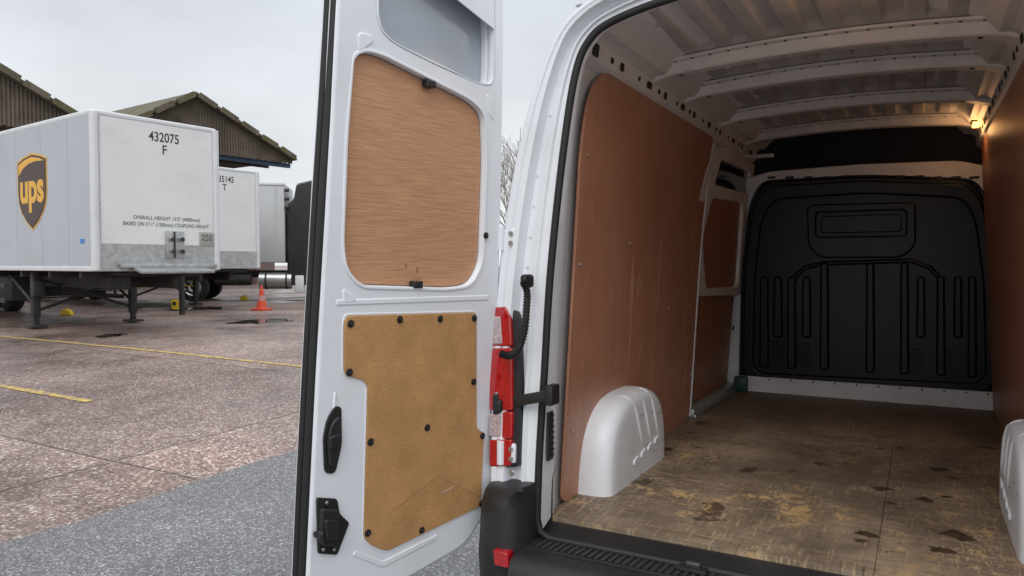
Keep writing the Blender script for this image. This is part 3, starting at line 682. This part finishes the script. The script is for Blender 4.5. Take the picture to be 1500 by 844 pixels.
# ------------------------------------------------------------ yard trailers
FD = Vector((.581, .813))
def base_for(x0, z0, fd=FD):
    o = cw(x0, z0, .2); X = cw(fd.x, fd.y); X.normalize(); Y = Vector((0, 0, 1)).cross(X)
    return Matrix(((X.x, Y.x, 0, o.x), (X.y, Y.y, 0, o.y), (0, 0, 1, o.z), (0, 0, 0, 1)))
ZB, ZT = 1.17, 4.02
def trailer(x0, z0, num, let, Lg=12.5, Wd=2.46, side=TRGR, logo=False, detail=True):
    g = group("semi_trailer", base_for(x0, z0))
    TOP = Pl((0, 0, 0), (1, 0, 0), (0, 1, 0))
    pl = rnd([(0, 0), (Wd, 0), (Wd, Lg), (0, Lg)], .13, 6)
    slab("box_body", TOP, pl, ZB+.09, ZT-.05, side, g, bev=.0)
    slab("roof_cap", TOP, inset(pl, .006), ZT-.10, ZT, TRTRIM, g, bev=.03)
    slab("bottom_rail", TOP, inset(pl, .010), ZB, ZB+.10, TRTRIM, g, bev=.01)
    FR = Pl((0, -.001, 0), (1, 0, 0), (0, 0, 1)); SL = Pl((-.001, 0, 0), (0, -1, 0), (0, 0, 1))
    slab("front_panel", FR, [(.13, ZB+.1), (Wd-.13, ZB+.1), (Wd-.13, ZT-.1), (.13, ZT-.1)], 0, .006, TRWH, g)
    for sx in (.06, Wd-.06):
        tube("corner_post", [(sx, .03, ZB+.02), (sx, .03, ZT-.04)], .075, TRTRIM, g, n=20)
    for sx in (.14, Wd-.14): box("panel_edge", (sx, -.008, (ZB+ZT)/2), (.014, .012, ZT-ZB-.2), TRTRIM, g)
    for q in range(9): tube("rivet", [(.14, -.012, ZB+.3+q*.3), (.14, -.018, ZB+.3+q*.3)], .012, STEEL, g, n=6)
    slab("kick_panel", FR, [(.12, ZB+.01), (Wd-.12, ZB+.01), (Wd-.12, ZB+.50), (.12, ZB+.50)], .006, .016, GREYM, g, bev=.003)
    text("fleet_number", num, FR, Wd*.54, ZT-.34, .25, TEXTM, g, w=.008, bold=.003, sx=.80)
    text("fleet_letter", let, FR, Wd*.54, ZT-.57, .25, TEXTM, g, w=.008, bold=.003, sx=.85)
    for q in (.45, .8, 1.3, 1.7, 2.05): tube("marker", [(q, -.016, ZB+.42), (q, -.024, ZB+.42)], .015, STEEL, g, n=8)
    if detail:
        text("height_text", "OVERALL HEIGHT 13'2\" (4000mm)", FR, Wd*.56, ZB+.99, .098, TEXTM, g, w=.008, bold=.0, sx=.92)
        text("height_text2", "BASED ON 3'11\" (1200mm) COUPLING HEIGHT", FR, Wd*.56, ZB+.87, .098, TEXTM, g, w=.008, bold=.0, sx=.84)
        box("coupling_plate", (1.50, -.03, ZB+.50), (.36, .03, .52), GREYM, g, bev=.008)
        for qx in (1.42, 1.60):
            for qz in (.35, .58):
                tube("gladhand", [(qx, -.04, ZB+qz+.05), (qx, -.11, ZB+qz+.02)], .035, STEEL, g, n=10)
                tube("gladhand_cap", [(qx, -.11, ZB+qz+.02), (qx, -.13, ZB+qz+.02)], .045, DARKM, g, n=10)
        tube("air_line", [(1.48, -.06, ZB+.25), (1.48, -.06, ZB+.75)], .015, DARKM, g)
        box("placard", (2.17, -.022, ZB+.62), (.3, .012, .28), M("placard_grey", (.35, .34, .31), .5), g, bev=.004)
        text("placard_text", "NULLE\nPLATE", FR, 2.17, ZB+.65, .08, TEXTM, g, w=.03)
        box("front_ledge", (1.38, -.20, ZB+.02), (1.45, .40, .05), GREYM, g, bev=.01, ax=Matrix.Rotation(math.radians(12), 3, 'X'))
        box("front_bar", (1.38, -.08, ZB+.1), (1.9, .1, .08), GREYM, g, bev=.01)
        slab("side_sticker", SL, [(-.46, ZB+.50), (-.30, ZB+.50), (-.30, ZB+.58), (-.46, ZB+.58)], 0, .004, M("sticker_blue", (.03, .2, .5), .4), g)
    for q in range(12): box("side_seam", (-.002, .9+q*1.1, (ZB+ZT)/2), (.004, .006, ZT-ZB-.2), TRGR, g)
    if logo:
        c = (-2.38, 2.70)
        def P(l, s=1.0): return [(c[0]+a*1.30*s, c[1]+b*1.50*s) for a, b in l]
        sh = [(-.5, .41), (-.3, .46), (0, .5), (.3, .46), (.5, .41), (.5, 0), (.47, -.15), (.38, -.27), (.2, -.40), (0, -.5), (-.2, -.40), (-.38, -.27), (-.47, -.15), (-.5, 0)]
        slab("emblem_gold", SL, P(sh), 0, .006, GOLD, g)
        slab("emblem_line", SL, P(sh, .955), .006, .008, BROWN, g)
        slab("emblem_inner_gold", SL, P(sh, .90), .008, .010, GOLD, g)
        br = [(-.45, .22), (-.3, .31), (-.1, .365), (.15, .385), (.45, .375), (.45, 0), (.42, -.14), (.34, -.25), (.18, -.365), (0, -.45), (-.18, -.365), (-.34, -.25), (-.42, -.14), (-.45, 0)]
        slab("emblem_brown", SL, P(br), .010, .012, BROWN, g)
        text("emblem_text", "ups", SL, c[0], c[1]+.06, .82, GOLD, g, w=.0135, sx=.93, bold=.028)
    for sx in (.75, 1.71): box("chassis_rail", (sx, Lg/2, ZB-.17), (.12, Lg-.6, .34), DARKM, g, bev=.01)
    for q in range(10): box("cross_member", (Wd/2, .6+q*1.25, ZB-.06), (Wd-.1, .08, .12), DARKM, g)
    box("kingpin_plate", (Wd/2, .7, ZB-.05), (1.6, 1.2, .06), DARKM, g)
    for sx in (.22, Wd-.28):
        box("landing_leg", (sx, 2.9, ZB/2+.1), (.14, .14, ZB-.25), DARKM, g, bev=.01)
        box("landing_leg_foot", (sx, 2.9, .05), (.30, .34, .05), DARKM, g, bev=.01)
        box("landing_leg_inner", (sx, 2.9, .2), (.10, .10, .3), DARKM, g, bev=.01)
        tube("leg_stay", [(sx, 2.9, .45), (sx, 4.1, ZB-.1)], .03, DARKM, g)
    box("leg_gearbox", (.22, 2.78, .8), (.22, .16, .3), DARKM, g, bev=.02)
    tube("leg_brace_a", [(.22, 2.9, .35), (Wd-.28, 2.9, ZB-.15)], .03, DARKM, g)
    tube("leg_brace_b", [(.22, 2.9, ZB-.15), (Wd-.28, 2.9, .35)], .03, DARKM, g)
    tube("leg_shaft", [(.1, 2.9, .62), (Wd-.28, 2.9, .62)], .016, YEL if detail is False else DARKM, g)
    box("airline_bay", (Wd/2, 1.6, ZB-.2), (1.1, .5, .28), DARKM, g, bev=.02)
    box("spare_carrier", (Wd/2, 5.3, ZB-.45), (1.5, 1.3, .3), DARKM, g, bev=.05)
    box("storage_box", (.5, 4.4, ZB-.40), (.5, .6, .5), DARKM, g, bev=.02)
    for sx in (.02, Wd-.02):
        for zz in (.55, .85): box("side_guard", (sx, 6.3, zz), (.03, 5, .1), DARKM, g)
        for yy in (4.2, 5.6, 7, 8.4): box("guard_post", (sx, yy, .9), (.04, .06, .6), DARKM, g)
    for yy in (9.6, 10.9):
        for sx, a in ((.18, -1), (Wd-.18, 1)): wheel("wheel", (sx, yy, .5), (a, 0, 0), .5, .36, g)
        tube("axle", [(.2, yy, .5), (Wd-.2, yy, .5)], .07, DARKM, g)
    return g
trailer(-7.36, 13.0, "432075", "F", logo=True)
trailer(-8.86, 19.8, "435145", "T", detail=False)

# box lorry with dark cab, side on
lg = group("box_lorry", base_for(-7.85-4.4, 25.4, Vector((.985, .17))))
GR3 = M("lorry_box_grey", (.46, .47, .47), .4, var=.05, vs=1, dirt=.3, dirtcol=(.28, .28, .27))
box("cargo_box", (2.1, 1.25, 2.75), (4.4, 2.5, 2.8), GR3, lg, bev=.05)
box("cargo_box_rail", (2.1, -.01, 4.12), (4.42, .04, .1), TRTRIM, lg, bev=.01)
for q in range(5): box("cargo_rib", (.2+q*.95, -.006, 2.75), (.03, .02, 2.6), GR3, lg)
cab = M("cab_black", (.018, .017, .016), .3, var=.3, vs=2, dirt=.3, dirtcol=(.05, .05, .04))
CP = Pl((0, 2.4, 0), (1, 0, 0), (0, 0, 1))
slab("cab", CP, rnd([(4.36, .55), (4.36, 3.05), (4.36, 3.4), (4.6, 3.6), (4.7, 4.15), (5.3, 4.3), (6.1, 3.3), (6.65, 2.3), (6.75, .55)], .12), 0, 2.35, cab, lg, bev=.06)
slab("cab_window", CP, rnd([(5.3, 1.9), (5.3, 2.7), (5.9, 2.7), (6.3, 2.1), (6.3, 1.9)], .06), 2.35, 2.36, DGLASS, lg)
for q in range(3): box("cab_fairing_fin", (4.38, .0, 3.3+q*.3), (.16, .1, .12), cab, lg, bev=.02)
box("chassis", (3.2, 1.25, .95), (6.4, .9, .25), DARKM, lg)
tube("fuel_tank", [(3.4, .25, .72), (4.5, .25, .72)], .30, STEEL, lg, n=20)
for q in (3.6, 4.3): tube("tank_strap", [(q, .25, .72), (q+.06, .25, .72)], .312, DARKM, lg, n=20)
tube("air_tank", [(1.9, .3, .75), (3.1, .3, .75)], .2, DARKM, lg, n=14)
for x in (1.2, 5.6):
    wheel("wheel", (x, .2, .5), (0, -1, 0), .5, .34, lg); wheel("wheel", (x, 2.3, .5), (0, 1, 0), .5, .34, lg)
box("mudguard", (1.2, .2, 1.08), (1.2, .4, .05), DARKM, lg, bev=.01)
box("cab_step", (4.78, .12, .6), (.3, .2, .6), TRWH, lg, bev=.03)

# ------------------------------------------------------------ warehouse canopy
wg = group("warehouse_canopy", base_for(-11.8, 40.0))
def roofpiece(t0, ta, t1, ze, za, dep):
    n = int((t1-t0)/.075); rt, rb = [], []
    for i in range(n+1):
        t = t0+(t1-t0)*i/n
        zt = ze+(za-ze)*((t-t0)/(ta-t0) if t < ta else (t1-t)/(t1-ta))
        yy = .05*(1 if i % 2 else -1)
        rt.append(Vector((t, yy, zt))); rb.append(Vector((t, yy, ze-.15+.03*((i*7) % 3))))
    grid("gable_cladding", [rb, rt], ASB, wg, ang=10)
    for a, za_, b, zb_ in ((t0, ze, ta, za), (ta, za, t1, ze)):
        nn = 40
        r0 = [Vector((a+(b-a)*k/nn, -.35, za_+(zb_-za_)*k/nn+.05)) for k in range(nn+1)]
        grid("roof_sheet", [r0, [Vector((v.x, dep, v.z)) for v in r0]], ASB, wg)
        r2 = [v+Vector((0, 0, .13)) for v in r0]
        grid("roof_edge", [r0, r2], MOSS, wg); grid("roof_top", [r2, [Vector((v.x, dep, v.z)) for v in r2]], MOSS, wg)
        L = math.hypot(b-a, zb_-za_); m = int(L/1.1)
        for k in range(m):
            f = (k+.5)/m
            box("barge_sheet", (a+(b-a)*f, -.42, za_+(zb_-za_)*f+.10+random.uniform(-.02, .02)), (1.0, .06, .26), MOSS, wg, ax=Matrix.Rotation(-math.atan2(zb_-za_, b-a)+random.uniform(-.02, .02), 3, 'Y'))
roofpiece(-10.0, -5.78, 0, 6.8, 9.25, 34)
roofpiece(-24.6, -17.3, -10.0, 6.8, 10.4, 34)
box("gutter_beam", (-5, .3, 6.6), (10, .2, .22), BLUEM, wg)
for q in range(9): box("truss", (-5, 2+q*4, 6.75), (9.8, .15, .3), DARKM, wg)
box("blue_purlin", (-2.6, 1.0, 6.72), (5.0, .3, .2), BLUEM, wg)
for yy in (10, 20, 32):
    for t in (-.6, -10, -24):
        box("column", (t, yy, 3.4), (.25, .25, 6.8), DARKM, wg)
bg = group("depot_building", base_for(-34, 44.0, Vector((.985, .17))))
BRK = M("depot_brick", (.16, .10, .08), .9, var=.2, vs=3)
box("walls", (6, 4, 1.7), (24, 8, 3.4), BRK, bg)
box("roof", (6, 4, 3.5), (24.6, 8.6, .2), ASB, bg)
for q in range(5): box("shutter_door", (-3+q*4.6, -.03, 1.4), (3, .1, 2.8), GREYM, bg)

# ------------------------------------------------------------ small yard objects
def cone(x, z):
    p = cw(x, z); h = gz(p.x, p.y)
    g = group("traffic_cone", Matrix.Translation((p.x, p.y, h)))
    box("cone_base", (0, 0, .03), (.42, .42, .06), ORANGE, g, bev=.01)
    def seg(n, z0, z1, m):
        r = lambda q: .15-(q-.05)*.19
        tube(n, [(0, 0, z0), (0, 0, z1)], [r(z0), r(z1)], m, g, n=20)
    seg("cone_lower", .05, .28, ORANGE); seg("cone_band", .28, .42, M("cone_band", (.45, .25, .22), .5)); seg("cone_top", .42, .70, ORANGE)
cone(-7.05, 20.8)
def chock(x, z, s=1.0):
    p = cw(x, z); h = gz(p.x, p.y); g = group("wheel_chock", Matrix.Translation((p.x, p.y, h)) @ Matrix.Rotation(YAW, 4, 'Z'))
    P = Pl((0, .12*s, 0), (1, 0, 0), (0, 0, 1))
    slab("wedge", P, rnd([(-.2*s, .01), (.2*s, .01), (.12*s, .16*s), (-.06*s, .22*s), (-.14*s, .18*s)], .03), 0, .24*s, YEL, g, bev=.015)
    tube("chock_handle", [(-.06*s, 0, .2*s), (0, 0, .27*s), (.07*s, 0, .19*s)], .015, YEL, g)
for px, py, s in ((97, 462, .75), (358, 440, .8)):
    z = 1.3*FPX/(py-387); chock((px-750)/FPX*z, z, s)
z = 1.3*FPX/(455-387); p = cw((258-750)/FPX*z, z)
g = group("yellow_marker_block", Matrix.Translation((p.x, p.y, gz(p.x, p.y))) @ Matrix.Rotation(YAW, 4, 'Z'))
box("block", (0, 0, .16), (.22, .2, .30), YEL, g, bev=.02); box("block_foot", (0, 0, .02), (.3, .28, .04), DARKM, g); box("block_label", (-.02, -.103, .2), (.1, .006, .1), DARKM, g)
z = 22.0; p = cw((332-750)/FPX*z, z-3)
g = group("bollard", Matrix.Translation((p.x, p.y, .2)))
tube("post", [(0, 0, 0), (0, 0, 1.0)], .07, DARKM, g); tube("cap", [(0, 0, 1.0), (0, 0, 1.12)], [.08, .05], GREYM, g)
WAT = M("water", (.03, .028, .026), .03, spec=.6, var=.1)
def puddle(px, py, rx, ry):
    z = 1.3*FPX/(py-387); c = cw((px-750)/FPX*z, z); vs = []
    ph = random.uniform(0, 6)
    for i in range(60):
        a = 2*math.pi*i/60; k = 1+.22*math.sin(2*a+ph)+.15*math.sin(5*a+ph*2)+.08*math.sin(9*a)+random.uniform(-.03, .03)
        q = c+cw(rx*k*math.cos(a), ry*k*math.sin(a)); vs.append((q.x, q.y, gz(q.x, q.y)+.006))
    mesh("puddle", vs, [tuple(range(60))], WAT)
puddle(383, 471, .5, .8); puddle(300, 452, .6, .7); puddle(160, 492, .25, .3)

# ------------------------------------------------------------ bare tree
def bare_tree(pos, H, lv0=5, width=1.0):
    vs = []; fs = []
    def seg(a, b, r0, r1):
        t = (b-a).normalized(); u = t.orthogonal().normalized(); w = t.cross(u); k = len(vs)
        for p, r in ((a, r0), (b, r1)):
            for j in range(3):
                th = math.pi*2/3*j; vs.append(p+(u*math.cos(th)+w*math.sin(th))*r)
        for j in range(3): fs.append((k+j, k+(j+1) % 3, k+3+(j+1) % 3, k+3+j))
    def grow(p, d, l, r, lv):
        n = 3; q = p
        for i in range(n):
            d2 = (d+Vector((random.uniform(-.15, .15), random.uniform(-.15, .15), random.uniform(-.02, .12)))).normalized()
            q2 = q+d2*l/n; seg(q, q2, r*(1-.25*i/n), r*(1-.25*(i+1)/n)); q = q2; d = d2
            if lv > 0 and i > 0:
                for _ in range(2):
                    ax = Vector((random.uniform(-1, 1), random.uniform(-1, 1), random.uniform(-.2, .4))).normalized()
                    grow(q, (d*1.0+ax*.75).normalized(), l*random.uniform(.55, .75), r*.45, lv-1)
        if lv > 0: grow(q, d, l*.7, r*.65, lv-1)
    grow(Vector((0, 0, 0)), Vector((0, 0, 1)), H*.34, H*.014, lv0)
    g = group("bare_tree", Matrix.Translation(pos))
    mesh("branches", vs, fs, BARK, g)
random.seed(3)
bare_tree(cw(.2, 36, .2), 8.6, 4)

# ------------------------------------------------------------ sky and light
w = bpy.data.worlds.new("World"); sc.world = w; w.use_nodes = True
nt = w.node_tree; N = nt.nodes; Lk = nt.links; bgn = N["Background"]
sky = N.new("ShaderNodeTexSky"); sky.sky_type = 'NISHITA'; sky.sun_disc = False
hs = N.new("ShaderNodeHueSaturation"); hs.inputs["Saturation"].default_value = .25; hs.inputs["Value"].default_value = .012
Lk.new(sky.outputs[0], hs.inputs["Color"])
tc = N.new("ShaderNodeTexCoord"); sx = N.new("ShaderNodeSeparateXYZ"); Lk.new(tc.outputs["Generated"], sx.inputs[0])
rp = N.new("ShaderNodeValToRGB"); e = rp.color_ramp.elements
e[0].position = 0; e[0].color = (.84, .865, .885, 1); e[1].position = 1; e[1].color = (1.6, 1.64, 1.72, 1)
x = e.new(.14); x.color = (.77, .80, .835, 1); x = e.new(.35); x.color = (.66, .70, .755, 1); x = e.new(.6); x.color = (1.25, 1.29, 1.36, 1)
Lk.new(sx.outputs["Z"], rp.inputs[0])
nz = N.new("ShaderNodeTexNoise"); nz.inputs["Scale"].default_value = 2.4; nz.inputs["Detail"].default_value = 5; nz.inputs["Roughness"].default_value = .5
mp = N.new("ShaderNodeMapping"); mp.inputs["Scale"].default_value = (1, 1, 2.6); Lk.new(tc.outputs["Generated"], mp.inputs[0]); Lk.new(mp.outputs[0], nz.inputs["Vector"])
mr = N.new("ShaderNodeMapRange"); mr.inputs[1].default_value = .3; mr.inputs[2].default_value = .7; mr.inputs[3].default_value = .86; mr.inputs[4].default_value = 1.13
Lk.new(nz.outputs[0], mr.inputs[0])
ml = N.new("ShaderNodeVectorMath"); ml.operation = 'SCALE'; Lk.new(rp.outputs[0], ml.inputs[0]); Lk.new(mr.outputs[0], ml.inputs["Scale"])
ad = N.new("ShaderNodeVectorMath"); ad.operation = 'ADD'; Lk.new(ml.outputs[0], ad.inputs[0]); Lk.new(hs.outputs[0], ad.inputs[1])
Lk.new(ad.outputs[0], bgn.inputs["Color"]); bgn.inputs["Strength"].default_value = 1.0
sl_ = bpy.data.lights.new("sun", 'SUN'); sl_.energy = 1.1; sl_.angle = math.radians(40); sl_.color = (1, .98, .95)
so = link(bpy.data.objects.new("sun", sl_))
d = Vector((.25, -1.0, .9)).normalized()
so.rotation_euler = d.to_track_quat('Z', 'Y').to_euler()
sky.sun_elevation = math.asin(d.z); sky.sun_rotation = math.atan2(d.x, d.y)
